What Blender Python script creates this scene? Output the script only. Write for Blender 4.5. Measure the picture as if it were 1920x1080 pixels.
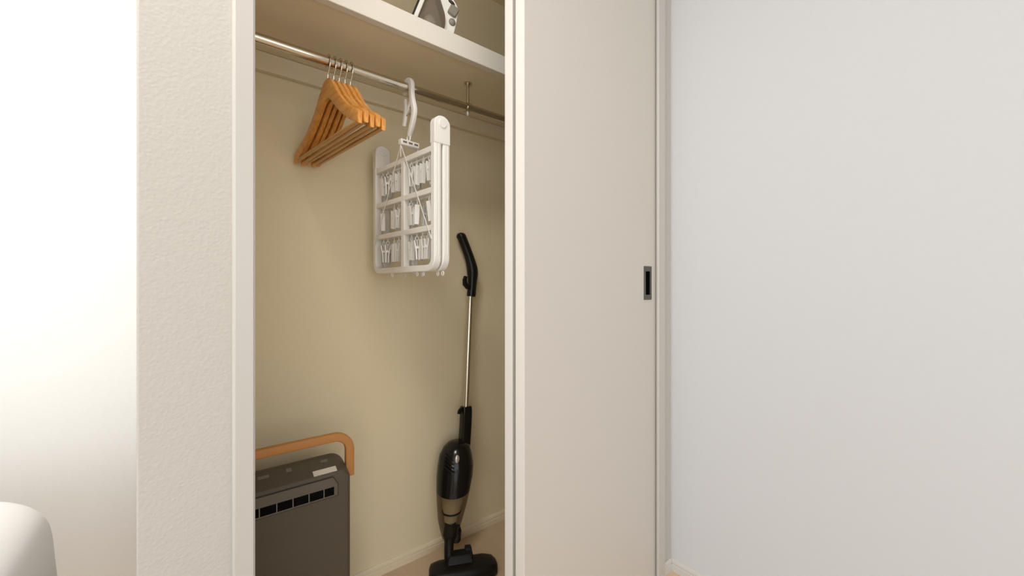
import bpy, bmesh, math, random
from mathutils import Vector, Matrix

for o in list(bpy.data.objects):
    bpy.data.objects.remove(o)
scene = bpy.context.scene
C = scene.collection
R = math.radians

# ------------------------------------------------------------------ camera
cam_d = bpy.data.cameras.new('camera')
cam = bpy.data.objects.new('camera', cam_d)
C.objects.link(cam)
cam.location = (0, 0, 0.95)
cam.rotation_euler = (R(90), 0, R(-38.594))
cam_d.sensor_width = 36
cam_d.lens = 748 / 1920 * 36
cam_d.clip_start = 0.01
scene.camera = cam

# ------------------------------------------------------------------ world, lights, exposure
w = bpy.data.worlds.new('world'); scene.world = w
w.use_nodes = True
bg = w.node_tree.nodes['Background']
bg.inputs[0].default_value = (0.80, 0.90, 1.0, 1)
bg.inputs[1].default_value = 1.0

def area(name, loc, rot, sx, sy, power, col, spread=180):
    d = bpy.data.lights.new(name, 'AREA')
    d.shape = 'RECTANGLE'; d.size = sx; d.size_y = sy
    d.energy = power; d.color = col; d.spread = R(spread)
    o = bpy.data.objects.new(name, d); C.objects.link(o)
    o.location = loc; o.rotation_euler = rot
    return o
# daylight entering through the two windows of the room behind the camera
area('window_daylight', (-2.94, -1.50, 1.50), (0, R(-90), 0), 1.3, 2.3, 54, (0.83, 0.93, 1.0))
area('balcony_daylight', (-0.9, -2.94, 1.2), (R(90), 0, 0), 3.8, 1.9, 41, (1.0, 0.97, 0.92))

vs = scene.view_settings
vs.view_transform = 'Standard'
vs.look = 'None'
vs.gamma = 1.0
vs.use_curve_mapping = False
vs.exposure = -0.18
CEIL_LAMP_POWER = 12
NOOK_LAMP_POWER = 15

# ------------------------------------------------------------------ materials
def new_mat(name):
    m = bpy.data.materials.new(name); m.use_nodes = True
    return m, m.node_tree.nodes, m.node_tree.links, m.node_tree.nodes['Principled BSDF']

def plain(name, col, rough=0.5, metal=0.0, spec=0.5, coat=0.0, var=0.0, vscale=8.0):
    m, n, l, b = new_mat(name)
    b.inputs['Base Color'].default_value = (*col, 1)
    b.inputs['Roughness'].default_value = rough
    b.inputs['Metallic'].default_value = metal
    b.inputs['Specular IOR Level'].default_value = spec
    b.inputs['Coat Weight'].default_value = coat
    if var > 0:
        tc = n.new('ShaderNodeTexCoord'); no = n.new('ShaderNodeTexNoise')
        no.inputs['Scale'].default_value = vscale; no.inputs['Detail'].default_value = 3
        mx = n.new('ShaderNodeMix'); mx.data_type = 'RGBA'
        mx.inputs[6].default_value = (*[c * (1 - var) for c in col], 1)
        mx.inputs[7].default_value = (*[min(1, c * (1 + var)) for c in col], 1)
        l.new(tc.outputs['Object'], no.inputs['Vector'])
        l.new(no.outputs['Fac'], mx.inputs[0]); l.new(mx.outputs[2], b.inputs['Base Color'])
    return m

def wallpaper(name, col, scale=260, dist=0.0009, strength=0.5):
    m, n, l, b = new_mat(name)
    b.inputs['Base Color'].default_value = (*col, 1)
    b.inputs['Roughness'].default_value = 0.75
    b.inputs['Specular IOR Level'].default_value = 0.25
    tc = n.new('ShaderNodeTexCoord')
    no = n.new('ShaderNodeTexNoise'); no.inputs['Scale'].default_value = scale
    no.inputs['Detail'].default_value = 4; no.inputs['Roughness'].default_value = 0.6
    vo = n.new('ShaderNodeTexVoronoi'); vo.inputs['Scale'].default_value = scale * 0.8
    ad = n.new('ShaderNodeMath'); ad.operation = 'ADD'
    bp = n.new('ShaderNodeBump'); bp.inputs['Strength'].default_value = strength
    bp.inputs['Distance'].default_value = dist
    l.new(tc.outputs['Object'], no.inputs['Vector']); l.new(tc.outputs['Object'], vo.inputs['Vector'])
    l.new(no.outputs['Fac'], ad.inputs[0]); l.new(vo.outputs['Distance'], ad.inputs[1])
    l.new(ad.outputs[0], bp.inputs['Height']); l.new(bp.outputs['Normal'], b.inputs['Normal'])
    return m

def wood(name, c1, c2, rough=0.4, axis=(60, 4, 60), coat=0.15):
    m, n, l, b = new_mat(name)
    tc = n.new('ShaderNodeTexCoord'); mp = n.new('ShaderNodeMapping')
    mp.inputs['Scale'].default_value = axis
    no = n.new('ShaderNodeTexNoise'); no.inputs['Scale'].default_value = 2.2
    no.inputs['Detail'].default_value = 5; no.inputs['Distortion'].default_value = 0.6
    rp = n.new('ShaderNodeValToRGB')
    rp.color_ramp.elements[0].position = 0.3; rp.color_ramp.elements[0].color = (*c1, 1)
    rp.color_ramp.elements[1].position = 0.72; rp.color_ramp.elements[1].color = (*c2, 1)
    l.new(tc.outputs['Object'], mp.inputs['Vector']); l.new(mp.outputs['Vector'], no.inputs['Vector'])
    l.new(no.outputs['Fac'], rp.inputs['Fac']); l.new(rp.outputs['Color'], b.inputs['Base Color'])
    b.inputs['Roughness'].default_value = rough; b.inputs['Coat Weight'].default_value = coat
    return m

def smoky(name, tint, density=0.5, rough=0.08, base=(0.03, 0.025, 0.02)):
    """smoky see-through plastic"""
    m, n, l, b = new_mat(name)
    tr = n.new('ShaderNodeBsdfTransparent'); tr.inputs[0].default_value = (*tint, 1)
    b.inputs['Base Color'].default_value = (*base, 1)
    b.inputs['Roughness'].default_value = rough
    mx = n.new('ShaderNodeMixShader'); mx.inputs[0].default_value = density
    out = n['Material Output']
    l.new(tr.outputs[0], mx.inputs[1]); l.new(b.outputs[0], mx.inputs[2]); l.new(mx.outputs[0], out.inputs[0])
    return m

def emit(name, col, s):
    m, n, l, b = new_mat(name)
    b.inputs['Base Color'].default_value = (*col, 1)
    b.inputs['Emission Color'].default_value = (*col, 1)
    b.inputs['Emission Strength'].default_value = s
    return m

M = {
    'wall': wallpaper('white_wallpaper', (0.51, 0.48, 0.44), strength=0.3),
    'wall_r': wallpaper('daylight_tinted_wallpaper', (0.605, 0.61, 0.625), scale=420, strength=0.1),  # blue raised in the colour for the cool daylight cast
    'closet': wallpaper('shade_tinted_wallpaper', (0.85, 0.738, 0.52), scale=320, strength=0.25),  # white paper, brownish closet shade put into its colour
    'wall_n': wallpaper('overlit_nook_wallpaper', (0.93, 0.915, 0.89), strength=0.2),  # same paper as the stub, lightened to look overexposed
    'trim': plain('trim_white', (0.51, 0.485, 0.45), 0.38),
    'base': plain('baseboard_white', (0.60, 0.575, 0.54), 0.45),
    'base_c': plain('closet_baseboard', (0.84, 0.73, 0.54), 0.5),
    'door': plain('door_laminate', (0.575, 0.535, 0.49), 0.42, var=0.01),
    'edge': plain('door_edge_tape', (0.86, 0.82, 0.78), 0.4),
    'floor': wood('floor_sheet', (0.585, 0.44, 0.305), (0.645, 0.49, 0.345), 0.45, (40, 3, 40), 0.0),
    'ceil': wallpaper('ceiling_paper', (0.85, 0.84, 0.81), strength=0.2),
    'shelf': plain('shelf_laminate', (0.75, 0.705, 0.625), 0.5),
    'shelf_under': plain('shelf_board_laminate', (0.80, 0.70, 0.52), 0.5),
    'chrome': plain('chrome', (0.62, 0.565, 0.48), 0.11, 1.0),
    'steel': plain('brushed_steel', (0.62, 0.57, 0.48), 0.25, 1.0),
    'handle_metal': plain('dark_bronze', (0.12, 0.115, 0.10), 0.4, 0.6),
    'black_in': plain('recess_black', (0.004, 0.004, 0.004), 0.9, spec=0.05),
    'white_pl': plain('white_plastic', (0.86, 0.83, 0.78), 0.35),
    'white_pl2': plain('white_clip_plastic', (0.84, 0.82, 0.78), 0.3),
    'cord': plain('grey_cord', (0.72, 0.70, 0.66), 0.5),
    'hanger': wood('varnished_wood', (0.60, 0.215, 0.028), (0.82, 0.40, 0.090), 0.32, (120, 6, 40), 0.35),
    'bar': wood('bar_wood', (0.50, 0.25, 0.07), (0.60, 0.33, 0.11), 0.38, (120, 6, 80), 0.2),
    'grey_body': plain('charcoal_plastic', (0.098, 0.080, 0.056), 0.5, spec=0.3, var=0.03, vscale=20),
    'grey_pan': plain('charcoal_vent_plastic', (0.115, 0.098, 0.075), 0.5),
    'grey_fin': plain('charcoal_fin_plastic', (0.17, 0.16, 0.145), 0.45),
    'groove': plain('groove_dark', (0.03, 0.026, 0.02), 0.7),
    'grip': plain('tan_handle', (0.52, 0.225, 0.060), 0.5, var=0.05, vscale=30),
    'sticker': plain('sticker_paper', (0.70, 0.66, 0.56), 0.55, var=0.12, vscale=350),
    'button': plain('soft_button', (0.16, 0.15, 0.13), 0.4),
    'blk': plain('gloss_black_plastic', (0.008, 0.007, 0.006), 0.16, spec=0.35),
    'blk_m': plain('matt_black_plastic', (0.009, 0.008, 0.007), 0.42, spec=0.22),
    'blk_s': plain('satin_black_grip', (0.009, 0.008, 0.007), 0.28, spec=0.3),
    'smoke': smoky('smoky_dust_cup', (0.78, 0.71, 0.60), 0.34),
    'filter': plain('filter_cloth', (0.80, 0.72, 0.55), 0.8, var=0.06, vscale=60),
    'silver': plain('silver_button', (0.75, 0.73, 0.70), 0.25, 0.6),
    'iron_w': plain('iron_white', (0.85, 0.82, 0.76), 0.3),
    'iron_t': smoky('iron_tank_smoke', (0.80, 0.74, 0.68), 0.40, 0.12, (0.27, 0.235, 0.195)),
    'iron_g': plain('iron_grey', (0.26, 0.24, 0.19), 0.35),
    'iron_core': plain('iron_tank_core', (0.72, 0.66, 0.56), 0.4, var=0.2, vscale=30),
    'sole': plain('sole_steel', (0.05, 0.045, 0.04), 0.3, 0.8),
    'linen': plain('white_linen', (0.95, 0.945, 0.94), 0.85, var=0.01),
    'matt': plain('mattress_cloth', (0.82, 0.80, 0.78), 0.9),
    'bedwood': wood('bed_wood', (0.45, 0.30, 0.18), (0.55, 0.38, 0.24), 0.5),
    'lampshade': emit('lamp_diffuser', (1.0, 0.90, 0.76), 2.0),
}

# ------------------------------------------------------------------ mesh helpers
WL = {}                                   # world position of every built object (no rotation while building)

class MB:
    def __init__(s):
        s.v = []; s.f = []
    def add(s, vs_, fs_):
        o = len(s.v)
        s.v += [tuple(v) for v in vs_]
        s.f += [tuple(i + o for i in f) for f in fs_]
        return s
    def box(s, x0, x1, y0, y1, z0, z1):
        return s.add([(x0, y0, z0), (x1, y0, z0), (x1, y1, z0), (x0, y1, z0),
                      (x0, y0, z1), (x1, y0, z1), (x1, y1, z1), (x0, y1, z1)],
                     [(3, 2, 1, 0), (4, 5, 6, 7), (0, 1, 5, 4), (1, 2, 6, 5), (2, 3, 7, 6), (3, 0, 4, 7)])
    def prism(s, poly, axis, a0, a1):
        """poly: 2-D outline; axis 0/1/2 is the extrusion axis"""
        def mk(p, a):
            return {0: (a, p[0], p[1]), 1: (p[0], a, p[1]), 2: (p[0], p[1], a)}[axis]
        n = len(poly)
        vs_ = [mk(p, a0) for p in poly] + [mk(p, a1) for p in poly]
        fs_ = [tuple(range(n - 1, -1, -1)), tuple(range(n, 2 * n))]
        fs_ += [(i, (i + 1) % n, n + (i + 1) % n, n + i) for i in range(n)]
        return s.add(vs_, fs_)
    def loft(s, rings, cap=True, closed=False):
        n = len(rings[0]); vs_ = [p for r in rings for p in r]; fs_ = []
        m = len(rings)
        for k in range(m if closed else m - 1):
            k2 = (k + 1) % m
            for i in range(n):
                j = (i + 1) % n
                fs_.append((k * n + i, k * n + j, k2 * n + j, k2 * n + i))
        if cap and not closed:
            fs_.append(tuple(range(n - 1, -1, -1)))
            fs_.append(tuple((m - 1) * n + i for i in range(n)))
        return s.add(vs_, fs_)
    def sweep(s, path, sec, up=(0, 0, 1), scale=None, closed=False):
        """sec: list of (a,b): a along the side vector, b along the other normal"""
        path = [Vector(p) for p in path]; rings = []; m = len(path); up = Vector(up)
        prev = None
        for i, p in enumerate(path):
            if closed:
                t = path[(i + 1) % m] - path[i - 1]
            else:
                t = path[min(i + 1, m - 1)] - path[max(i - 1, 0)]
            t.normalize()
            if prev is None:
                a = t.cross(up)
                if a.length < 1e-4: a = t.cross(Vector((1, 0, 0)))
                a.normalize()
            else:
                a = prev - t * prev.dot(t)
                a.normalize()
            prev = a
            b = a.cross(t).normalized()
            k = scale[i] if scale else 1.0
            rings.append([p + a * (q[0] * k) + b * (q[1] * k) for q in sec])
        return s.loft(rings, cap=not closed, closed=closed)
    def tube(s, path, r, n=12, scale=None, closed=False, up=(0, 0, 1)):
        sec = [(r * math.cos(2 * math.pi * i / n), r * math.sin(2 * math.pi * i / n)) for i in range(n)]
        return s.sweep(path, sec, up, scale, closed)
    def cyl(s, c, r, h, axis=2, n=24, r2=None):
        r2 = r if r2 is None else r2
        rings = []
        for k, (hh, rr) in enumerate(((-h / 2, r), (h / 2, r2))):
            ring = []
            for i in range(n):
                a = 2 * math.pi * i / n; p = [0, 0, 0]
                p[axis] = hh; p[(axis + 1) % 3] = rr * math.cos(a); p[(axis + 2) % 3] = rr * math.sin(a)
                ring.append((p[0] + c[0], p[1] + c[1], p[2] + c[2]))
            rings.append(ring)
        return s.loft(rings)
    def sphere(s, c, rx, ry, rz, nu=20, nv=12, rot=None):
        rings = []
        for k in range(1, nv):
            th = math.pi * k / nv
            ring = []
            for i in range(nu):
                a = 2 * math.pi * i / nu
                p = Vector((rx * math.sin(th) * math.cos(a), ry * math.sin(th) * math.sin(a), -rz * math.cos(th)))
                if rot: p = rot @ p
                ring.append(p + Vector(c))
            rings.append(ring)
        return s.loft(rings)
    def build(s, name, mat, parent=None, bevel=0.0, seg=2, angle=35, subsurf=0):
        me = bpy.data.meshes.new(name)
        c = Vector((0, 0, 0))
        xs = [v[0] for v in s.v]; ys = [v[1] for v in s.v]; zs = [v[2] for v in s.v]
        c = Vector(((min(xs) + max(xs)) / 2, (min(ys) + max(ys)) / 2, (min(zs) + max(zs)) / 2))
        me.from_pydata([tuple(Vector(v) - c) for v in s.v], [], s.f)
        bm = bmesh.new(); bm.from_mesh(me)
        bmesh.ops.recalc_face_normals(bm, faces=bm.faces)
        bm.to_mesh(me); bm.free()
        for p in me.polygons: p.use_smooth = True
        me.set_sharp_from_angle(angle=R(angle))
        me.materials.append(M[mat])
        o = bpy.data.objects.new(name, me); C.objects.link(o)
        o.parent = parent
        o.location = c - (WL[parent.name] if parent else Vector((0, 0, 0)))
        WL[o.name] = c
        if bevel > 0:
            b = o.modifiers.new('bevel', 'BEVEL'); b.width = bevel; b.segments = seg
            b.limit_method = 'ANGLE'; b.angle_limit = R(40)
        if subsurf:
            b = o.modifiers.new('subsurf', 'SUBSURF'); b.levels = subsurf; b.render_levels = subsurf
        return o

def thing(name, label, cat, loc=(0, 0, 0), group=None):
    o = bpy.data.objects.new(name, None); C.objects.link(o)
    o.empty_display_size = 0.05
    o.location = loc; WL[o.name] = Vector(loc)
    return tag(o, label, cat, group)

def tag(o, label, cat, group=None):
    o['label'] = label; o['category'] = cat
    if group: o['group'] = group
    return o

def struct(o, label=None, cat=None):
    o['kind'] = 'structure'
    if label: o['label'] = label
    if cat: o['category'] = cat
    return o

def arc(cx, cy, r, a0, a1, n):
    return [(cx + r * math.cos(R(a0 + (a1 - a0) * i / n)), cy + r * math.sin(R(a0 + (a1 - a0) * i / n))) for i in range(n + 1)]

def rrect(hw, hh, r, n=3):
    """rounded rectangle section"""
    pts = []
    for cx, cy, a in ((hw - r, hh - r, 0), (-hw + r, hh - r, 90), (-hw + r, -hh + r, 180), (hw - r, -hh + r, 270)):
        pts += arc(cx, cy, r, a, a + 90, n)
    return pts

# ------------------------------------------------------------------ setting
XR = 1.2636          # right wall face
YW = 0.72            # front wall face of the closet
YB = 1.307           # closet back wall face
struct(MB().box(-3.1, 1.40, -3.1, 1.85, -0.06, 0.0).build('floor', 'floor'), 'pale beige wood-look floor under closet and room', 'floor')
struct(MB().box(-3.1, 1.40, -3.1, 1.85, 2.40, 2.46).build('ceiling', 'ceil'), 'white papered ceiling above the room', 'ceiling')
struct(MB().box(XR, 1.40, -3.0, 1.42, 0.0, 2.40).build('wall_right', 'wall_r'), 'white wall to the right of the closet door, cool daylight tinted in', 'wall')
mb = MB()
for b in ((-3.1, -3.0, -3.0, 1.80, 0, 0.80), (-3.1, -3.0, -3.0, 1.80, 2.20, 2.4),
          (-3.1, -3.0, -3.0, -2.70, 0.80, 2.20), (-3.1, -3.0, -0.30, 1.80, 0.80, 2.20)):
    mb.box(*b)
struct(mb.build('wall_left', 'wall'), 'white papered wall at the far left of the room', 'wall')
mb = MB()
for b in ((-3.1, -2.85, -3.1, -3.0, 0, 2.4), (1.05, 1.40, -3.1, -3.0, 0, 2.4),
          (-2.85, 1.05, -3.1, -3.0, 2.16, 2.4), (-2.85, 1.05, -3.1, -3.0, 0, 0.22)):
    mb.box(*b)
struct(mb.build('wall_back', 'wall'), 'white papered wall behind the viewer', 'wall')
struct(MB().box(-3.1, 0.02, 1.72, 1.82, 0, 2.4).build('wall_front', 'wall_n'), 'white wall behind the bed, strong light put into its colour', 'wall')
# windows behind the viewer (frames only carry the daylight lamps)
def window_frame(name, fixed, lo, hi, z0, z1, axis, label):
    m = MB()
    def bar(a0, a1, b0, b1):
        if axis == 0: m.box(fixed - .02, fixed + .02, a0, a1, b0, b1)
        else: m.box(a0, a1, fixed - .02, fixed + .02, b0, b1)
    mid = (lo + hi) / 2; t_ = 0.04
    bar(lo, hi, z0, z0 + t_); bar(lo, hi, z1 - t_, z1)
    for a in (lo, mid - t_ / 2, hi - t_): bar(a, a + t_, z0 + t_, z1 - t_)
    return struct(m.build(name, 'trim'), label, 'window')
window_frame('window_1', -3.04, -2.70, -0.30, 0.80, 2.20, 0, 'white framed window in the left wall')
window_frame('window_2', -3.04, -2.85, 1.05, 0.22, 2.16, 1, 'white framed balcony window behind the viewer')
# partition between bed nook and closet, ending in the stub wall left of the opening
part = struct(MB().prism([(-0.0592, YW), (0.0660, YW), (0.0660, 0.79), (0.020, 0.79), (0.020, 1.42), (0.0, 1.42), (0.0, 1.719), (-0.0592, 1.719)], 2, 0, 2.4)
       .build('wall_partition', 'wall', bevel=0.003, seg=3), 'textured off-white stub wall left of the closet opening', 'wall')
struct(MB().box(0.020, XR, YB, 1.42, 0, 2.4).build('wall_closet', 'closet'), 'papered back wall tinted for warm shade inside the closet', 'wall')
struct(MB().box(0.0205, 0.024, 0.79, YB, 0, 2.11).build('wall_closet_left', 'closet'), 'papered left side tinted for warm shade inside the closet', 'wall')
struct(MB().box(XR - 0.004, XR, 0.84, YB, 0, 2.11).build('wall_closet_right', 'closet'), 'papered right side tinted for warm shade inside the closet', 'wall')
struct(MB().box(0.0445, XR, YW, 0.84, 2.125, 2.4).build('wall_header', 'wall'), 'papered wall band above the closet opening', 'wall')
struct(MB().box(1.209, XR, YW, 0.84, 0, 2.125).build('wall_corner', 'wall'), 'narrow papered wall strip between closet trim and right wall', 'wall')
struct(MB().box(0.024, XR - 0.004, 0.84, YB, 2.11, 2.14).build('ceiling_closet', 'closet'), 'closet ceiling tinted for warm shade above the shelf', 'ceiling')

# door casings
cas = struct(MB().prism([(0.0440, 0.7120), (0.0475, 0.7085), (0.0705, 0.7085), (0.0705, 0.7105), (0.0725, 0.7105), (0.0725, 0.83), (0.0440, 0.83)], 2, 0.0, 2.095)
       .build('trim_1', 'trim', bevel=0.0009, seg=3), 'white upright trim on the left of the closet opening', 'trim')
struct(MB().prism([(1.169, 0.7110), (1.1715, 0.7085), (1.2080, 0.7085), (1.2100, 0.7105), (1.2100, 0.83), (1.1770, 0.83), (1.1770, 0.7165), (1.169, 0.7165)], 2, 0.0, 2.095).build('trim_2', 'trim', bevel=0.0008), 'white upright trim between sliding door and corner', 'trim')
struct(MB().box(0.0440, 1.2100, 0.7085, 0.83, 2.095, 2.125).build('trim_3', 'trim', bevel=0.003, seg=3), 'white head trim above the closet opening', 'trim')

# baseboards: moulded profile with a groove
def bb_prof(y, d, h):
    """profile in (across, z): wall at y, room towards -d"""
    return [(y, 0), (y - d * 0.007, 0), (y - d * 0.007, h * 0.50), (y - d * 0.0048, h * 0.54), (y - d * 0.0048, h * 0.60),
            (y - d * 0.0065, h * 0.64), (y - d * 0.0065, h * 0.86), (y - d * 0.003, h), (y, h)]
struct(MB().prism(bb_prof(YB, 1, 0.037), 0, 0.024, XR - 0.004).build('baseboard_closet', 'base_c'), 'off-white baseboard along the closet back wall', 'baseboard')
struct(MB().prism(bb_prof(XR, 1, 0.040), 1, -3.0, 0.7199).build('baseboard_right', 'base'), 'off-white baseboard along the right wall', 'baseboard')
struct(MB().prism(bb_prof(YW, 1, 0.040), 0, 1.2102, 1.2566).build('baseboard_corner', 'base'), 'short off-white baseboard between trim and right corner', 'baseboard')

# sliding doors, both pushed to the right
def sliding_door(name, x0, x1, y0, y1, label, pull):
    d = thing(name, label, 'door', ((x0 + x1) / 2, (y0 + y1) / 2, 0.012)); d['kind'] = 'structure'
    z0, z1 = 0.012, 2.085
    hx0, hx1, hz0, hz1 = 1.1062, 1.1478, 0.9125, 1.0190
    m = MB()
    xe = x0 + 0.0006
    if pull:
        m.box(xe, hx0 + .003, y0, y1, z0, z1).box(hx1 - .003, x1, y0, y1, z0, z1)
        m.box(hx0 + .003, hx1 - .003, y0, y1, z0, hz0 + .003).box(hx0 + .003, hx1 - .003, y0, y1, hz1 - .003, z1)
        m.box(hx0 + .003, hx1 - .003, y0 + .014, y1, hz0 + .003, hz1 - .003)
    else:
        m.box(xe, x1, y0, y1, z0, z1)
    m.build('panel', 'door', d)
    MB().box(x0 - 0.0006, xe, y0, y1, z0, z1).build('edge_strip', 'edge', d)
    if pull:
        ix0, ix1, iz0, iz1 = hx0 + .0085, hx1 - .0085, hz0 + .016, hz1 - .016
        f = MB()
        ya, yb = y0 - 0.0016, y0 + 0.012
        f.box(hx0, ix0, ya, y0, hz0, hz1).box(ix1, hx1, ya, y0, hz0, hz1)
        f.box(ix0, ix1, ya, y0, hz0, iz0).box(ix0, ix1, ya, y0, iz1, hz1)
        h = f.build('handle', 'handle_metal', d); h['label'] = 'dark bronze recessed pull with black slot'
        MB().box(ix0 - .004, ix0, y0, yb, iz0 - .004, iz1 + .004).box(ix1, ix1 + .004, y0, yb, iz0 - .004, iz1 + .004)\
            .box(ix0, ix1, y0, yb, iz0 - .004, iz0).box(ix0, ix1, y0, yb, iz1, iz1 + .004)\
            .box(ix0, ix1, yb - .002, yb, iz0, iz1).build('recess', 'black_in', h)
    return d
sliding_door('door_1', 0.6137, 1.1745, 0.722, 0.754, 'beige sliding closet door with dark recessed pull, front of the two', True)
sliding_door('door_2', 0.6137, 1.1745, 0.7666, 0.7967, 'rear sliding closet door showing only its pale edge behind the front door', False)

# ------------------------------------------------------------------ closet shelf
t = thing('closet_shelf', 'white closet shelf with front lip spanning above the hanging rod', 'shelf', (0.64, 1.13, 1.55))
MB().box(0.0245, XR - 0.0045, 0.9825, YB - 0.0005, 1.6035, 1.6245).build('board', 'shelf_under', t)
MB().box(0.0245, XR - 0.0045, 0.961, 0.982, 1.5985, 1.6540).build('front_lip', 'shelf', t, bevel=0.0015)
MB().box(0.0245, XR - 0.0045, YB - 0.0185, YB - 0.0005, 1.551, 1.603).build('back_cleat', 'shelf_under', t, bevel=0.0015)

# ------------------------------------------------------------------ rod
RY, RZ, RR = 1.083, 1.525, 0.0125
t = thing('closet_rod', 'chrome hanging rod under the closet shelf, held by a post', 'rod', (0.64, RY, RZ))
MB().cyl((0.644, RY, RZ), RR, 1.231, axis=0, n=32).build('rod', 'chrome', t)
MB().cyl((0.684, RY, 1.570), 0.0052, 0.066, n=16).build('post', 'steel', t)
MB().cyl((0.684, RY, 1.6007), 0.0135, 0.0045, n=20).cyl((0.684, RY, 1.5965), 0.009, 0.005, n=20).build('flange', 'steel', t)
mb = MB()
mb.cyl((0.684, RY, RZ), RR + 0.003, 0.014, axis=0, n=24)
col_ = mb.build('collar', 'steel', t)
MB().cyl((0.684, RY, RZ - 0.0185), 0.0055, 0.008, n=12).sphere((0.684, RY, RZ - 0.0235), 0.005, 0.005, 0.0035, 12, 6).build('screw', 'silver', col_)

# ------------------------------------------------------------------ wooden hangers
def smooth_poly(pts, n=4):
    """Catmull-Rom through the points"""
    out = []
    for i in range(len(pts) - 1):
        p0 = pts[max(i - 1, 0)]; p1 = pts[i]; p2 = pts[i + 1]; p3 = pts[min(i + 2, len(pts) - 1)]
        for k in range(n):
            u = k / n
            out.append(tuple(0.5 * ((2 * b) + (-a + c) * u + (2 * a - 5 * b + 4 * c - d) * u * u + (-a + 3 * b - 3 * c + d) * u ** 3)
                             for a, b, c, d in zip(p0, p1, p2, p3)))
    out.append(tuple(pts[-1]))
    return out

def make_hanger():
    root = thing('clothes_hanger', '', 'hanger')
    # z is relative to the rod centre; y runs along the shoulders; bowed gently in x
    up = smooth_poly([(0.0, -0.047), (0.018, -0.050), (0.040, -0.068), (0.076, -0.107), (0.115, -0.140), (0.150, -0.163), (0.185, -0.180), (0.206, -0.193)], 4)
    dn = smooth_poly([(0.0, -0.096), (0.018, -0.101), (0.040, -0.118), (0.076, -0.147), (0.115, -0.174), (0.150, -0.194), (0.185, -0.210), (0.204, -0.218)], 4)
    rings = []
    n = len(up)
    for side in (-1, 1):
        seq = range(n - 1, 0, -1) if side == -1 else range(n)
        for i in seq:
            y, zt = up[i]; y2, zb = dn[i]
            bow = -0.010 * (y / 0.2) ** 2 * 1.0
            hw = 0.0052 + 0.0008 * (y / 0.2)
            if i == n - 1: hw *= 0.72
            ys, yb_ = side * y, side * y2
            zc, hh = (zt + zb) / 2, (zt - zb) / 2
            ym = (ys + yb_) / 2
            k = 0.80
            rings.append([(bow - hw, ys * .5 + ym * .5, zc + hh * .8), (bow - hw * k, ys, zt), (bow + hw * k, ys, zt), (bow + hw, ys * .5 + ym * .5, zc + hh * .8),
                          (bow + hw, yb_ * .5 + ym * .5, zc - hh * .8), (bow + hw * k, yb_, zb), (bow - hw * k, yb_, zb), (bow - hw, yb_ * .5 + ym * .5, zc - hh * .8)])
    MB().loft(rings).build('wooden_body', 'hanger', root, angle=50)
    MB().tube([(-0.0085, -0.194, -0.2095), (-0.0085, 0.194, -0.2095)], 0.0050, 12).build('trouser_bar', 'bar', root)
    # hook: stem, then round the viewer's side of the rod, over the top
    pts = [(0, 0, -0.056), (0, 0, -0.036), (0, -0.004, -0.029), (0, -0.0105, -0.021), (0, -0.0150, -0.011)]
    for a in range(190, -36, -15):
        pts.append((0, 0.0155 * math.cos(R(a)), 0.0008 + 0.0155 * math.sin(R(a))))
    MB().tube(pts, 0.0016, 8, up=(1, 0, 0)).build('hook', 'chrome', root)
    return root

def copy_tree(o, parent=None):
    c = o.copy(); C.objects.link(c); c.parent = parent
    for ch in [x for x in bpy.data.objects if x.parent == o]:
        copy_tree(ch, c)
    return c

hang = make_hanger()
hl = ['wooden clothes hanger nearest the left jamb, first of five on the rod',
      'wooden clothes hanger second from the left jamb, pressed against the first',
      'wooden clothes hanger in the middle of the five on the rod',
      'wooden clothes hanger fourth from the left jamb on the rod',
      'wooden clothes hanger closest to the white laundry hanger, last of five']
hyaw = [7.2, 6.7, 7.0, 6.5, 6.4]
hswing = [0.0, -0.9, 0.5, -0.4, 0.7]
for i in range(5):
    o = hang if i == 0 else copy_tree(hang)
    o.location = (0.2665 + 0.0139 * i, RY, RZ)
    o.rotation_euler = (R(hswing[i]), 0, R(hyaw[i]))
    tag(o, hl[i], 'hanger', 'wooden hangers on the closet rod')

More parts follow.
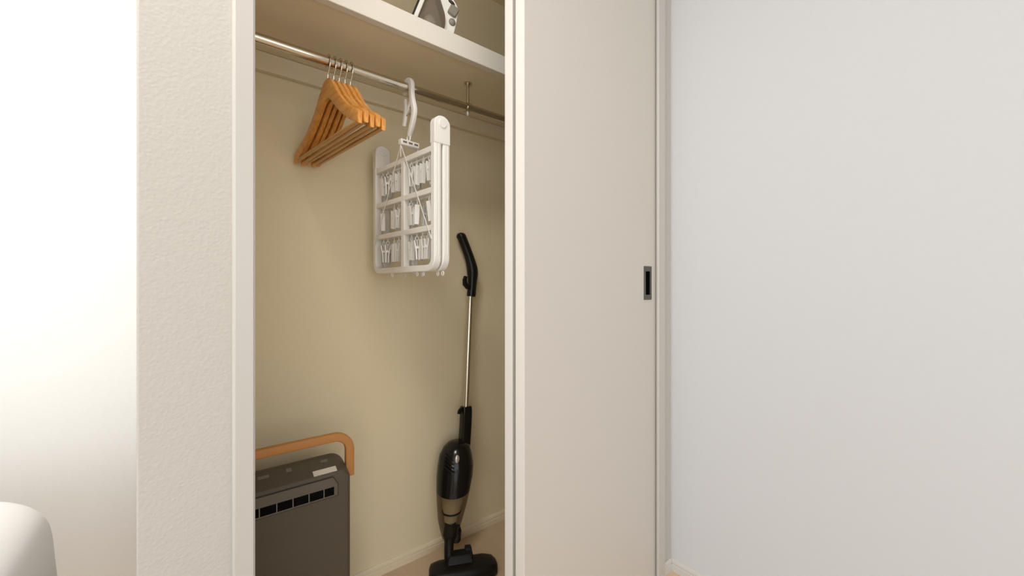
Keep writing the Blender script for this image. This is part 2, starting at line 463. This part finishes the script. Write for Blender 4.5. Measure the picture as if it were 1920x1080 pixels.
# ------------------------------------------------------------------ white folding laundry hanger
lh = thing('laundry_hanger', 'white folded plastic laundry hanger with small clothes pegs, hung from the rod', 'laundry hanger')
def sidepath():
    """U path of the outer frame in (y, z), from the front ear down and up to the back ear"""
    y0, z0, r = 0.158, 1.002 - RZ, 0.026
    p = [(-y0, 1.340 - RZ), (-y0, z0 + r)]
    p += [(-y0 + r - r * math.cos(R(a)), z0 + r - r * math.sin(R(a))) for a in (18, 36, 54, 72)]
    p += [(-y0 + r, z0), (y0 - r, z0)]
    p += [(y0 - r + r * math.sin(R(a)), z0 + r - r * math.cos(R(a))) for a in (18, 36, 54, 72)]
    p += [(y0, z0 + r), (y0, 1.340 - RZ)]
    return p
ZT, Z1, Z2, ZB_ = 1.310 - RZ, 1.203 - RZ, 1.106 - RZ, 1.002 - RZ
halves = []
for hx, sgn in ((-0.0135, -1), (0.0135, 1)):
    m = MB()
    path = [(hx, y, z) for y, z in sidepath()]
    m.sweep(path, [(-0.0085, -0.0105), (0.0085, -0.0105), (0.0085, 0.0105), (-0.0085, 0.0105)], up=(1, 0, 0))
    fr = m.build('frame', 'white_pl', lh, bevel=0.002)
    halves.append(fr)
    # raised rib lines on the front end of the frame
    MB().box(hx - 0.0045, hx - 0.0030, -0.1678, -0.1662, 1.035 - RZ, 1.365 - RZ).box(hx + 0.0030, hx + 0.0045, -0.1678, -0.1662, 1.035 - RZ, 1.365 - RZ).build('rib', 'white_pl', fr)
    for z in (ZT, Z1, Z2):
        MB().box(hx - 0.009, hx + 0.009, -0.150, 0.150, z - 0.0075, z + 0.0075).build('rail', 'white_pl', fr, bevel=0.0018)
    MB().box(hx - 0.0092, hx + 0.0092, -0.0165, 0.0010, ZB_, ZT).build('centre_bar', 'white_pl', fr, bevel=0.0018)

# domed hinge caps that hold both halves together at the two ends
for ys, sgn in ((-0.158, -1), (0.158, 1)):
    poly = [(-0.0245, 1.322 - RZ), (0.0245, 1.322 - RZ), (0.0245, 1.372 - RZ)] + [(0.0245 * math.cos(R(a)), 1.372 - RZ + 0.022 * math.sin(R(a))) for a in range(15, 180, 15)] + [(-0.0245, 1.372 - RZ)]
    hc_ = MB().prism(poly, 1, ys - 0.0105, ys + 0.0105).build('hinge_cap', 'white_pl', lh, bevel=0.0015)
    MB().cyl((0, ys - 0.0112, 1.374 - RZ), 0.0115, 0.003, axis=1, n=20).build('hinge_pin', 'white_pl2', hc_, bevel=0.0006)
# hook over the rod
cz = 0.0
hp = []
for a in range(-35, 181, 18):
    hp.append((0, 0.0195 * math.cos(R(a)), 0.0195 * math.sin(R(a))))
hp += smooth_poly([(0, -0.0195, -0.004), (0, -0.020, -0.025), (0, -0.026, -0.050), (0, -0.033, -0.070), (0, -0.031, -0.090), (0, -0.022, -0.112), (0, -0.012, -0.130), (0, -0.006, -0.140)], 3)
sc = [0.75] + [1.0] * (len(hp) - 6) + [0.95, 0.9, 0.85, 0.8, 0.7]
hk = MB().sweep(hp, rrect(0.0080, 0.0060, 0.0025), up=(1, 0, 0), scale=sc).build('hook', 'white_pl', lh)
lev = [(0, 0.016, -0.030), (0, 0.014, -0.048), (0, 0.012, -0.064), (0, 0.016, -0.085), (0, 0.022, -0.104)]
lv = MB().sweep(lev, rrect(0.0070, 0.0040, 0.002), up=(1, 0, 0)).build('clip_lever', 'white_pl', hk)
MB().sweep([(0, -0.018, -0.036), (0, -0.002, -0.062), (0, 0.011, -0.072)], rrect(0.006, 0.003, 0.0015), up=(1, 0, 0)).build('clip_bridge', 'white_pl', hk)
MB().tube([(0, -0.010, -0.058), (0, 0.006, -0.072), (0, 0.012, -0.082)], 0.0022, 8, up=(1, 0, 0)).build('spring', 'handle_metal', hk)
# swivel and bracket
ring = [(0.0, 0.008 * math.cos(R(a)) - 0.004, 0.009 * math.sin(R(a)) - 0.146) for a in range(0, 360, 24)]
MB().tube(ring, 0.0024, 8, closed=True, up=(1, 0, 0)).build('swivel', 'white_pl2', lh)
m = MB()
zb0, zb1 = -0.172, -0.155
m.box(-0.030, 0.030, -0.014, 0.004, zb0, zb1)
br = m.build('bracket', 'white_pl', lh, bevel=0.0025)
m = MB()
for k in (-0.018, 0.0, 0.018):
    m.box(k - 0.006, k + 0.006, -0.0146, -0.0136, -0.1655, -0.1605)
m.build('slot', 'grey_fin', br)
# cords
for sx in (-0.026, 0.026):
    for sy in (-1, 1):
        MB().tube([(sx, -0.005, -0.170), (sx * 0.95, sy * 0.155, 1.075 - RZ)], 0.0014, 6, up=(1, 0, 0)).build('cord', 'cord', lh)
for sx in (-0.028, 0.028):
    MB().tube([(sx, -0.008, -0.170), (sx, -0.008, -0.205)], 0.0013, 6, up=(1, 0, 0)).build('cord_link', 'white_pl2', lh)
# pegs
def peg_mesh():
    m = MB()
    # two jaws, splayed at the top, closed at the bottom, plus top loop
    for s_ in (-1, 1):
        m.loft([[(-0.0045, s_ * 0.0012, -0.058), (0.0045, s_ * 0.0012, -0.058), (0.0045, s_ * 0.0040, -0.058), (-0.0045, s_ * 0.0040, -0.058)],
                [(-0.0052, s_ * 0.0016, -0.038), (0.0052, s_ * 0.0016, -0.038), (0.0052, s_ * 0.0044, -0.038), (-0.0052, s_ * 0.0044, -0.038)],
                [(-0.0050, s_ * 0.0048, -0.016), (0.0050, s_ * 0.0048, -0.016), (0.0050, s_ * 0.0072, -0.016), (-0.0050, s_ * 0.0072, -0.016)]])
    m.box(-0.0048, 0.0048, -0.0046, 0.0046, -0.034, -0.029)
    lp = [(0, 0.0034 * math.cos(R(a)), -0.0115 + 0.0045 * math.sin(R(a))) for a in range(0, 360, 45)]
    m.tube(lp, 0.0010, 5, closed=True, up=(1, 0, 0))
    m.tube([(0, 0, -0.030), (0, 0, -0.015)], 0.0010, 5)
    m.tube([(0, 0, -0.008), (0, 0, 0.001)], 0.0011, 5)
    return m
random.seed(4)
proto = None
npeg = 0
for hi, hx in enumerate((-0.0135, 0.0135)):
    for z in (ZT, Z1, Z2):
        for cell, ys in ((0, (-0.128, -0.098, -0.070, -0.038)), (1, (0.026, 0.056, 0.088, 0.122))):
            keep = ys
            if z == Z1: keep = (ys[0], ys[2], ys[3]) if cell == 0 else (ys[0], ys[1], ys[3])
            if hi == 1: keep = keep[1::2]
            for y in keep:
                if proto is None:
                    proto = peg_mesh().build('clothes_peg', 'white_pl2', lh)
                    po = Vector(proto.location)
                    o = proto
                else:
                    o = proto.copy(); C.objects.link(o)
                o.parent = lh
                yy = y + random.uniform(-.004, .004)
                rz = random.choice((0, 25, 60, 90, 100, 140)) + random.uniform(-12, 12)
                tilt = random.uniform(-6, 6)
                rot = Matrix.Rotation(R(tilt), 3, 'X') @ Matrix.Rotation(R(rz), 3, 'Z')
                o.rotation_euler = rot.to_euler()
                o.scale = (1.25, 1.25, 1.25)
                o.location = Vector((hx, yy, z - 0.0065)) + rot @ (po * 1.25)
                npeg += 1
for y in (-0.150, -0.128, -0.100, -0.070, -0.052, 0.040, 0.066):
    hx = random.choice((-0.0135, 0.0135))
    lp = [(hx, y + 0.0045 * math.cos(R(a)), ZB_ - 0.0135 + 0.0055 * math.sin(R(a))) for a in range(0, 360, 45)]
    MB().tube(lp, 0.0016, 6, closed=True, up=(1, 0, 0)).box(hx - 0.002, hx + 0.002, y - 0.002, y + 0.002, ZB_ - 0.0095, ZB_ - 0.007).build('peg_loop', 'white_pl2', lh)
lh.location = (0.482, RY, RZ)
lh.rotation_euler = (0, 0, R(6.8))

# ------------------------------------------------------------------ stick vacuum
vc = thing('stick_vacuum', 'black upright stick vacuum cleaner leaning against the closet back wall', 'vacuum', (0.70, 1.135, 0.0))
def ering(c, rx, ry, n=28, e=2.0, yaw=R(-30)):
    pts = []
    for i in range(n):
        a = 2 * math.pi * i / n
        ca, sa = math.cos(a), math.sin(a)
        x = rx * math.copysign(abs(ca) ** (2 / e), ca); y = ry * math.copysign(abs(sa) ** (2 / e), sa)
        pts.append((c[0] + x * math.cos(yaw) - y * math.sin(yaw), c[1] + x * math.sin(yaw) + y * math.cos(yaw), c[2]))
    return pts
secs = [((0.7330, 1.2298, 0.4085), 0.016), ((0.7325, 1.2290, 0.4040), 0.031), ((0.7296, 1.2278, 0.3921), 0.0450), ((0.7229, 1.2244, 0.3664), 0.0565),
        ((0.7197, 1.2200, 0.3312), 0.0628), ((0.7139, 1.2156, 0.2971), 0.0633), ((0.7050, 1.2100, 0.2554), 0.0585)]
# the motor housing ends in a curved line across the front: rings tilt near the joint
rings = [ering(c, r, r * 0.95) for c, r in secs]
def sag(ring, c, amt):
    out = []
    vd = Vector((-0.50, -0.866))
    for p in ring:
        d = Vector((p[0] - c[0], p[1] - c[1])).dot(vd) / 0.06
        out.append((p[0], p[1], p[2] - amt * d))
    return out
rings[-1] = sag(rings[-1], secs[-1][0], 0.012)
motor = MB().loft(rings).build('motor_housing', 'blk', vc, angle=60)
# side vents
for k in range(4):
    p = []
    for i in range(7):
        a = R(196 + i * 6 + k * 2)
        z = 0.383 - 0.0115 * k - 0.0030 * i
        rr = 0.0508 + 0.0044 * k + 0.0016 * i
        p.append((0.7240 - 0.0011 * k + rr * math.cos(a), 1.2252 - 0.001 * k + rr * 0.97 * math.sin(a), z))
    MB().tube(p, 0.0021, 6).build('vent_rib', 'blk_m', motor)
# front spine with button
sp = [(0.6955, 1.1780, 0.3500), (0.6890, 1.1655, 0.3200), (0.6840, 1.1605, 0.2950), (0.6780, 1.1590, 0.2600)]
MB().sweep(sp, rrect(0.0075, 0.0025, 0.0015), up=(-0.5, -0.866, 0)).build('spine', 'blk_s', motor)
MB().sphere((0.7010, 1.1770, 0.3665), 0.0090, 0.0055, 0.0150, 16, 10).build('power_button', 'silver', motor)
MB().cyl((0.7415, 1.1665, 0.3085), 0.0022, 0.004, axis=1, n=12).build('screw', 'silver', motor)
# dust cup
secs2 = [((0.7050, 1.2100, 0.2550), 0.0583), ((0.6971, 1.2044, 0.2141), 0.0525), ((0.6865, 1.1978, 0.1656), 0.0430), ((0.6815, 1.1933, 0.1331), 0.0338), ((0.6793, 1.1900, 0.1084), 0.0262)]
rings = [ering(c, r, r * 0.95) for c, r in secs2]
rings[0] = sag(rings[0], secs2[0][0], 0.012)
cup = MB().loft(rings).build('dust_cup', 'smoke', vc, angle=60); cup['label'] = 'smoky see-through dust cup'
fs = [((0.7050, 1.2090, 0.2440), 0.0430), ((0.7000, 1.2050, 0.2150), 0.0370), ((0.6935, 1.2010, 0.1840), 0.0300)]
flt = MB().loft([ering(c, r, r * .95, 24) for c, r in fs]).build('filter', 'filter', cup)
MB().loft([ering((0.6937, 1.2012, 0.1862), 0.0330, 0.031, 24), ering((0.6930, 1.2008, 0.1810), 0.0320, 0.030, 24)]).build('filter_ring', 'blk_m', flt)
MB().loft([ering((0.6928, 1.2006, 0.1800), 0.0260, 0.024, 24), ering((0.6870, 1.1970, 0.1560), 0.0220, 0.020, 24), ering((0.6860, 1.1960, 0.1480), 0.012, 0.011, 24)]).build('filter_cone', 'filter', flt)
MB().loft([ering((0.6850, 1.1960, 0.1440), 0.0190, 0.017, 20), ering((0.6830, 1.1940, 0.1100), 0.0240, 0.022, 20)]).build('inlet_pipe', 'blk_m', cup)
# release catch at the lower right of the cup
MB().loft([ering((0.7020, 1.1770, 0.1420), 0.008, 0.006, 12), ering((0.7010, 1.1760, 0.1250), 0.014, 0.009, 12), ering((0.6970, 1.1740, 0.0960), 0.0145, 0.010, 12), ering((0.6945, 1.1730, 0.0900), 0.011, 0.008, 12)]).build('release_catch', 'blk', cup)
# neck
MB().tube([(0.6800, 1.1905, 0.1100), (0.6755, 1.1870, 0.0900), (0.6700, 1.1800, 0.0700), (0.6680, 1.1740, 0.0500), (0.6690, 1.1680, 0.0360)], 0.0165, 20, scale=[1.25, 1.0, 0.95, 1.0, 1.05]).build('neck', 'blk_m', vc)
# sleeve, hook, wand, grip
slv = smooth_poly([(0.7730, 1.2360, 0.5210), (0.7690, 1.2320, 0.4700), (0.7630, 1.2290, 0.4150), (0.7545, 1.2235, 0.3560), (0.7480, 1.2180, 0.3060)], 3)
nsl = len(slv)
sl = MB().sweep(slv, rrect(0.0185, 0.0165, 0.006), up=(0, 1, 0), scale=[0.92] + [1.0] * (nsl - 2) + [0.85]).build('sleeve', 'blk', vc)
MB().sweep(smooth_poly([(0.7640, 1.2320, 0.5130), (0.7540, 1.2310, 0.5150), (0.7440, 1.2300, 0.5115), (0.7405, 1.2295, 0.5010)], 3), rrect(0.0075, 0.0038, 0.002), up=(0, 1, 0)).build('cord_hook', 'blk_m', sl)
MB().tube([(0.7715, 1.2355, 0.5000), (0.8110, 1.2640, 0.9400)], 0.0108, 20).build('wand', 'steel', vc)
gp = smooth_poly([(0.8130, 1.2640, 0.9180), (0.8170, 1.2650, 0.9550), (0.8205, 1.2665, 0.9900), (0.8205, 1.2680, 1.0200), (0.8110, 1.2710, 1.0600), (0.7960, 1.2735, 1.1000), (0.7800, 1.2745, 1.1350), (0.7755, 1.2745, 1.1450)], 3)
ng = len(gp)
gs = []
for i in range(ng):
    u = i / (ng - 1)
    gs.append(0.92 + 0.22 * math.exp(-((u - 0.40) / 0.16) ** 2) + 0.02 * u)
gs[-1] = 0.55; gs[-2] = 0.85; gs[0] = 0.86
gr = MB().tube(gp, 0.0185, 20, scale=gs, up=(0, 1, 0)).sphere((0.7765, 1.2745, 1.1410), 0.0182, 0.0182, 0.0150, 20, 12).build('grip', 'blk_s', vc, angle=60)
MB().sweep([(0.8080, 1.2610, 0.9560), (0.7900, 1.2550, 0.9540), (0.7800, 1.2540, 0.9640), (0.7790, 1.2540, 0.9800), (0.7830, 1.2550, 0.9930)], rrect(0.0085, 0.0065, 0.003), up=(0, 1, 0), scale=[1, 1, 1, .9, .7]).build('cord_hook', 'blk_m', gr)
# floor head
ax = Vector((0.183, -0.085)); ax.normalize(); fw = Vector((ax.y, -ax.x))      # long axis, forward (towards the viewer)
hc = Vector((0.7040, 1.1440))
def hp_(a, b, z):
    q = hc + ax * a + fw * b
    return (q.x, q.y, z)
def head_out(k, kz):
    pts = []
    for a, b in [(-0.112, -0.004), (-0.109, -0.020), (-0.092, -0.028), (-0.03, -0.030), (0.04, -0.030), (0.080, -0.029), (0.102, -0.020), (0.112, 0.002),
                 (0.113, 0.024), (0.107, 0.044), (0.090, 0.055), (0.03, 0.060), (-0.04, 0.060), (-0.092, 0.055), (-0.108, 0.044), (-0.113, 0.024)]:
        pts.append(hp_(a * k, 0.014 + (b - 0.014) * k, kz))
    return pts
hd = MB().loft([head_out(0.97, 0.003), head_out(1.0, 0.010), head_out(1.0, 0.024), head_out(0.96, 0.033), head_out(0.84, 0.039), head_out(0.5, 0.042)]).build('floor_head', 'blk_m', vc, angle=55)
MB().loft([[hp_(a, b, 0.036) for a, b in ((-0.052, -0.034), (0.030, -0.034), (0.034, 0.022), (-0.056, 0.022))],
           [hp_(a, b, 0.058) for a, b in ((-0.046, -0.030), (0.026, -0.030), (0.028, 0.012), (-0.050, 0.012))],
           [hp_(a, b, 0.063) for a, b in ((-0.040, -0.026), (0.020, -0.026), (0.020, 0.004), (-0.042, 0.004))]]).build('pivot_housing', 'blk_m', hd, bevel=0.003)
MB().loft([[hp_(a, b, 0.040) for a, b in ((0.006, -0.040), (0.034, -0.040), (0.036, -0.004), (0.004, -0.004))],
           [hp_(a, b, 0.070) for a, b in ((0.009, -0.034), (0.030, -0.034), (0.030, -0.012), (0.009, -0.012))]]).build('pedal', 'blk_m', hd, bevel=0.003)
for dz, db in ((0.0365, 0.044), (0.0335, 0.052)):
    MB().tube([hp_(-0.090, db, dz - 0.002), hp_(-0.03, db + .003, dz), hp_(0.03, db + .003, dz), hp_(0.090, db, dz - 0.002)], 0.0022, 6).build('ridge', 'blk_s', hd)
for sa in (-1, 1):
    q = hp_(sa * 0.062, -0.034, 0.0135)
    m = MB(); rw = 0.0125
    r0, r1 = [], []
    for i in range(16):
        a = 2 * math.pi * i / 16
        off = fw * (rw * math.cos(a))
        for rr_, k in ((r0, -0.006), (r1, 0.006)):
            rr_.append((q[0] + off.x + ax.x * k, q[1] + off.y + ax.y * k, 0.0130 + rw * math.sin(a)))
    m.loft([r0, r1]).build('wheel', 'blk_s', hd)

# ------------------------------------------------------------------ dehumidifier
dh = thing('dehumidifier', 'charcoal dehumidifier with tan carrying handle on the closet floor', 'dehumidifier', (0.18, 1.16, 0.0))
X0, X1 = 0.0380, 0.3225
prof = [(1.240, 0.0), (1.080, 0.0), (1.080, 0.455), (1.0812, 0.4700), (1.0860, 0.4775), (1.1130, 0.4895), (1.1400, 0.5005), (1.1500, 0.5020), (1.1600, 0.4995), (1.2300, 0.4660), (1.240, 0.4500)]
def dsec(x):
    d = min(x - X0, X1 - x); RRr = 0.036
    drop = 0.0
    if d < RRr: drop = RRr - math.sqrt(max(0, RRr * RRr - (RRr - d) ** 2))
    cr = 0.012; ins = 0.0
    if d < cr: ins = cr - math.sqrt(max(0, cr * cr - (cr - d) ** 2))
    out = []
    for y, z in prof:
        yy = min(max(y, 1.080 + ins), 1.240 - ins)
        zz = z if z <= 0.0 else max(0.01, min(z, 0.502 - (0.502 - z) * 0.9 - drop * (0.45 + 0.55 * max(0, (z - 0.45) / 0.05)))) if drop > 0 else z
        out.append((x, yy, zz))
    return out
xs = [X0 + q for q in (0, .0008, .0022, .0045, .008, .012, .018, .026, .036)]
xs = xs + [0.11, 0.18, 0.25] + [X1 - (q - X0) for q in reversed(xs)]
body = MB().loft([dsec(x) for x in xs]).build('body', 'grey_body', dh, angle=30)
# vent panel on the front
pz0, pz1, px0, px1 = 0.4180, 0.4700, 0.0700, 0.2906
def ppoly(g):
    return [(px0 + g, pz0 + g), (px1 - g, pz0 + g), (px1 - g, 0.4490), (px1 - 0.0125 - g * .4, pz1 - g), (px0 + 0.0125 + g * .4, pz1 - g), (px0 + g, 0.4490)]
grv = MB().prism(ppoly(0.0), 1, 1.0785, 1.0803).build('vent_surround', 'groove', dh)
sz0, sz1, sx0, sx1 = 0.4232, 0.4440, 0.0806, 0.2800
m = MB()
g = 0.0022
ya, yb = 1.0768, 1.0785
m.prism([(px0 + g, sz1), (px1 - g, sz1), (px1 - g, 0.4490), (px1 - 0.0132, pz1 - g), (px0 + 0.0132, pz1 - g), (px0 + g, 0.4490)], 1, ya, yb)
m.box(px0 + g, px1 - g, ya, yb, pz0 + g, sz0).box(px0 + g, sx0, ya, yb, sz0, sz1).box(sx1, px1 - g, ya, yb, sz0, sz1)
vp = m.build('vent_panel', 'grey_pan', dh)
MB().box(sx0, sx1, 1.0778, 1.0785, sz0, sz1).build('vent_shade', 'black_in', vp)  # black plate stands in for the shade deep in the slots
for x in (0.1179, 0.1527, 0.1867, 0.2217, 0.2559):
    MB().box(x - 0.0010, x + 0.0010, ya - 0.0003, 1.0778, sz0, sz1).build('vent_fin', 'grey_fin', vp)
MB().box(sx0, sx1, ya - 0.0004, ya + 0.001, sz0 - 0.0012, sz0).build('vent_lip', 'grey_fin', vp)
# sloping top: sticker and buttons
def slope(y): return 0.4775 + (y - 1.086) * (0.5005 - 0.4775) / (1.140 - 1.086)
def on_top(x0, x1, y0, y1, h, name, mat, par, bev=0.0):
    m = MB(); sk = 0.0
    r = []
    for dz in (-0.0003, h):
        r.append([(x0, y0, slope(y0) + dz), (x1, y0, slope(y0) + dz), (x1, y1, slope(y1) + dz), (x0, y1, slope(y1) + dz)])
    return m.loft(r).build(name, mat, par, bevel=bev)
on_top(0.2350, 0.2900, 1.0875, 1.1030, 0.0008, 'sticker', 'sticker', dh)['label'] = 'white printed sticker'
on_top(0.1200, 0.1430, 1.1200, 1.1280, 0.0012, 'control_button', 'button', dh, 0.0004)
on_top(0.1800, 0.1920, 1.1210, 1.1310, 0.0016, 'control_button', 'button', dh, 0.0004)
on_top(0.2600, 0.2760, 1.1240, 1.1310, 0.0010, 'control_button', 'button', dh, 0.0004)
# handle
hx0, hx1, hyc, hzt = 0.0310, 0.3315, 1.1250, 0.5530
rr = 0.040
pth = [(hx1, hyc, 0.4420), (hx1, hyc, 0.480), (hx1, hyc, hzt - rr)]
pth += [(hx1 - rr + rr * math.cos(R(a)), hyc, hzt - rr + rr * math.sin(R(a))) for a in range(10, 90, 10)]
pth += [(hx1 - rr, hyc, hzt), (0.18, hyc, hzt), (hx0 + rr, hyc, hzt)]
pth += [(hx0 + rr - rr * math.sin(R(a)), hyc, hzt - rr + rr * math.cos(R(a))) for a in range(10, 90, 10)]
pth += [(hx0, hyc, hzt - rr), (hx0, hyc, 0.480), (hx0, hyc, 0.4420)]
MB().sweep(pth, rrect(0.0110, 0.0085, 0.0035), up=(0, 1, 0)).build('carrying_handle', 'grip', dh)['label'] = 'tan carrying handle'

# ------------------------------------------------------------------ iron on the shelf
ir = thing('steam_iron', 'white and grey steam iron standing on its heel on the closet shelf', 'iron', (0.52, 1.065, 1.6245))
ca_, sa_ = math.cos(R(20)), math.sin(R(20))      # lean of the sole
side = Vector((0.90, -0.22)); side.normalize(); acr = Vector((-side.y, side.x))
base = Vector((0.4675, 1.076))
def ip(s, h, wd):
    """s: away from the sole, h: up along the sole, wd: sideways"""
    hs = s * ca_ + h * sa_; hz = h * ca_ - s * sa_
    q = base + side * hs + acr * wd
    return (q.x, q.y, 1.6245 + 0.0440 + hz)
def halfw(h):
    """half width of the soleplate at height h along it"""
    u = max(0.0, min(1.0, h / 0.225))
    return 0.050 * math.sqrt(max(0.0, 1 - u ** 2.2)) * (0.90 + 0.10 * min(1, u * 6))
hs_ = [0.0, 0.01, 0.03, 0.06, 0.09, 0.12, 0.15, 0.175, 0.195, 0.21, 0.219, 0.2235]
def plate(s0, s1, k, h_hi=1.0):
    rings = []
    for s in (s0, s1):
        rings.append([ip(s, h * h_hi, -halfw(h) * k) for h in hs_] + [ip(s, h * h_hi, halfw(h) * k) for h in reversed(hs_)])
    return MB().loft(rings)
plate(0.0, 0.0045, 1.0).build('soleplate', 'sole', ir)
plate(0.0047, 0.0165, 0.98).build('skirt', 'iron_w', ir, bevel=0.002)
# water tank: wedge that runs down to the tip
tp = [(0.0168, 0.0)] + smooth_poly([(0.086, 0.0), (0.091, 0.05), (0.0855, 0.0925), (0.0660, 0.125), (0.0420, 0.1550), (0.0168, 0.198)], 4)
def tring(k, wd):
    return [ip(0.0168 + (a - 0.0168) * k, 0.06 + (b - 0.06) * k, wd * (1.0 if b < 0.1 else 1.0 - (b - 0.1) * 5.5)) for a, b in tp]
tk = MB().loft([tring(0.86, -0.040), tring(0.96, -0.036), tring(1.0, -0.024), tring(1.0, 0.024), tring(0.96, 0.036), tring(0.86, 0.040)]).build('water_tank', 'iron_t', ir, angle=40)
MB().sphere(ip(0.052, 0.060, 0.0), 0.026, 0.022, 0.040, 18, 12).build('tank_core', 'iron_core', tk)
# housing and handle behind the tank
hpoly = [(0.060, -0.012)] + smooth_poly([(0.116, -0.012), (0.121, 0.060), (0.117, 0.105), (0.108, 0.148), (0.086, 0.168), (0.058, 0.178), (0.035, 0.204), (0.022, 0.207)], 4) + smooth_poly([(0.0435, 0.1565), (0.0672, 0.1268), (0.0870, 0.0940), (0.0925, 0.050), (0.0880, 0.0)], 4)
hn = MB().loft([[ip(a, b, -0.021) for a, b in hpoly], [ip(a, b, 0.021) for a, b in hpoly]]).build('handle', 'iron_w', ir, bevel=0.005, seg=3)
rotm = Matrix(((side.x, acr.x, 0), (side.y, acr.y, 0), (0, 0, 1)))
MB().sphere(ip(0.0840, 0.1560, -0.020), 0.012, 0.006, 0.0050, 16, 8, rotm @ Matrix.Rotation(R(32), 3, 'Y')).build('steam_button', 'sole', hn)
tilt = rotm @ Matrix.Rotation(R(25), 3, 'Y')
c0 = Vector(ip(0.0965, 0.1340, -0.0205))
def drect(k, dy):
    return [c0 + tilt @ Vector((p[0] * k, dy, p[1] * k)) for p in rrect(0.0135, 0.0155, 0.006, 4)]
MB().loft([drect(1.0, 0.004), drect(1.0, -0.005), drect(0.86, -0.008)]).build('temperature_dial', 'iron_g', hn)
MB().sphere(ip(0.1050, 0.1030, -0.0200), 0.0105, 0.008, 0.0115, 16, 10, rotm).build('spray_dial', 'iron_g', hn)
# heel cap rests on the board
MB().loft([[ip(s, h, wd) for s, h, wd in ((0.0, -0.004, -0.045), (0.0, -0.004, 0.045), (0.085, -0.012, 0.032), (0.085, -0.012, -0.032))],
           [(p[0], p[1], 1.6247) for p in [ip(s, h, wd) for s, h, wd in ((0.010, -0.030, -0.036), (0.010, -0.030, 0.036), (0.085, -0.014, 0.030), (0.085, -0.014, -0.030))]]]).build('heel', 'iron_g', ir)

# ------------------------------------------------------------------ bed in the nook
bd = thing('bed', 'low bed with white mattress in the nook left of the closet', 'bed', (-1.25, 0.75, 0))
MB().box(-2.20, -0.262, 0.30, 1.205, 0.08, 0.20).build('base', 'bedwood', bd, bevel=0.008)
for x in (-2.14, -0.32):
    for y in (0.36, 1.15):
        MB().cyl((x, y, 0.04), 0.025, 0.08, n=16).build('leg', 'bedwood', bd)
MB().box(-2.20, -0.264, 0.30, 1.205, 0.20, 0.480).build('mattress', 'matt', bd, bevel=0.03, seg=4)
# duvet: thick quilt draped over the end of the bed, with soft waves
random.seed(2)
def duvet():
    nx, ny = 48, 36
    v, f = [], []
    x0, x1, y0, y1 = -2.24, -0.230, 0.26, 1.26
    def top(u, w_):
        x = x0 + (x1 - x0) * u; y = y0 + (y1 - y0) * w_
        dx = min(x - x0, x1 - x); dy = min(y - y0, y1 - y)
        z = 0.572 + 0.010 * math.sin(x * 5.1 + 1.2 * math.sin(y * 3)) * math.sin(y * 4.3 + .6) + 0.010 * math.sin(x * 11 + y * 7)
        z += 0.022 * (1 - u) 
        e = 0.075
        for d, e in ((dx, 0.15), (dy, 0.085)):
            if d < e: z -= min(e, 0.10) * (1 - math.sqrt(max(0, 1 - (1 - d / e) ** 2))) * 1.0
        return (x, y, z)
    us = [0, .002, .005, .010, .016, .023, .032, .044] + [.06 + .88 * i / (nx - 12) for i in range(nx - 11)] + [.945, .950, .956, .962, .968, .974, .979, .984, .988, .992, .995, .9975, .999, 1]
    ws = [0, .002, .006, .012, .020, .030, .042, .055, .07] + [.09 + .82 * i / (ny - 12) for i in range(ny - 11)] + [.925, .935, .945, .955, .965, .974, .982, .988, .993, .997, .999, 1]
    grid = [[top(u, w_) for w_ in ws] for u in us]
    nu, nw = len(us), len(ws)
    for r in grid: v += r
    for i in range(nu - 1):
        for j in range(nw - 1):
            f.append((i * nw + j, (i + 1) * nw + j, (i + 1) * nw + j + 1, i * nw + j + 1))
    # skirt hanging down all round
    loop = [(i, 0) for i in range(nu)] + [(nu - 1, j) for j in range(1, nw)] + [(i, nw - 1) for i in range(nu - 2, -1, -1)] + [(0, j) for j in range(nw - 2, 0, -1)]
    prev = [i * nw + j for i, j in loop]
    for zz, k in ((0.34, 1.004), (0.28, 1.0), (0.23, 0.997)):
        cur = []
        for q_, (i, j) in enumerate(loop):
            p = grid[i][j]
            wv = 0.006 * math.sin(q_ * 0.55) * (0.40 - zz) / 0.2
            cx, cy = (x0 + x1) / 2, (y0 + y1) / 2
            cur.append(len(v)); v.append((cx + (p[0] - cx) * (k + wv * .3), cy + (p[1] - cy) * (k + wv), zz))
        for q_ in range(len(loop)):
            q2 = (q_ + 1) % len(loop)
            f.append((prev[q_], cur[q_], cur[q2], prev[q2]))
        prev = cur
    m = MB(); m.v = v; m.f = f
    return m
dv = duvet().build('duvet', 'linen', None, angle=80)
so = dv.modifiers.new('solid', 'SOLIDIFY'); so.thickness = 0.012; so.offset = -1
tag(dv, 'white duvet draped over the bed at the far left', 'duvet')

# ------------------------------------------------------------------ ceiling lamps
def ceiling_lamp(x, y, r, power, col, label):
    t = thing('ceiling_lamp', label, 'lamp', (x, y, 2.40))
    MB().cyl((x, y, 2.385), r + 0.02, 0.03, n=40).build('base', 'white_pl', t)
    MB().cyl((x, y, 2.352), r * 0.92, 0.036, n=40, r2=r).build('diffuser', 'lampshade', t)
    d = bpy.data.lights.new('lamp_light', 'AREA'); d.shape = 'DISK'; d.size = r * 1.8
    d.energy = power; d.color = col
    o = bpy.data.objects.new('lamp_light', d); C.objects.link(o); o.parent = t
    o.location = (0, 0, -0.072)
ceiling_lamp(-0.15, 0.30, 0.20, CEIL_LAMP_POWER, (1.0, 0.95, 0.88), 'round white ceiling lamp nearer the closet')
ceiling_lamp(-0.75, 0.50, 0.20, NOOK_LAMP_POWER, (1.0, 0.97, 0.93), 'small round white ceiling lamp near the bed')
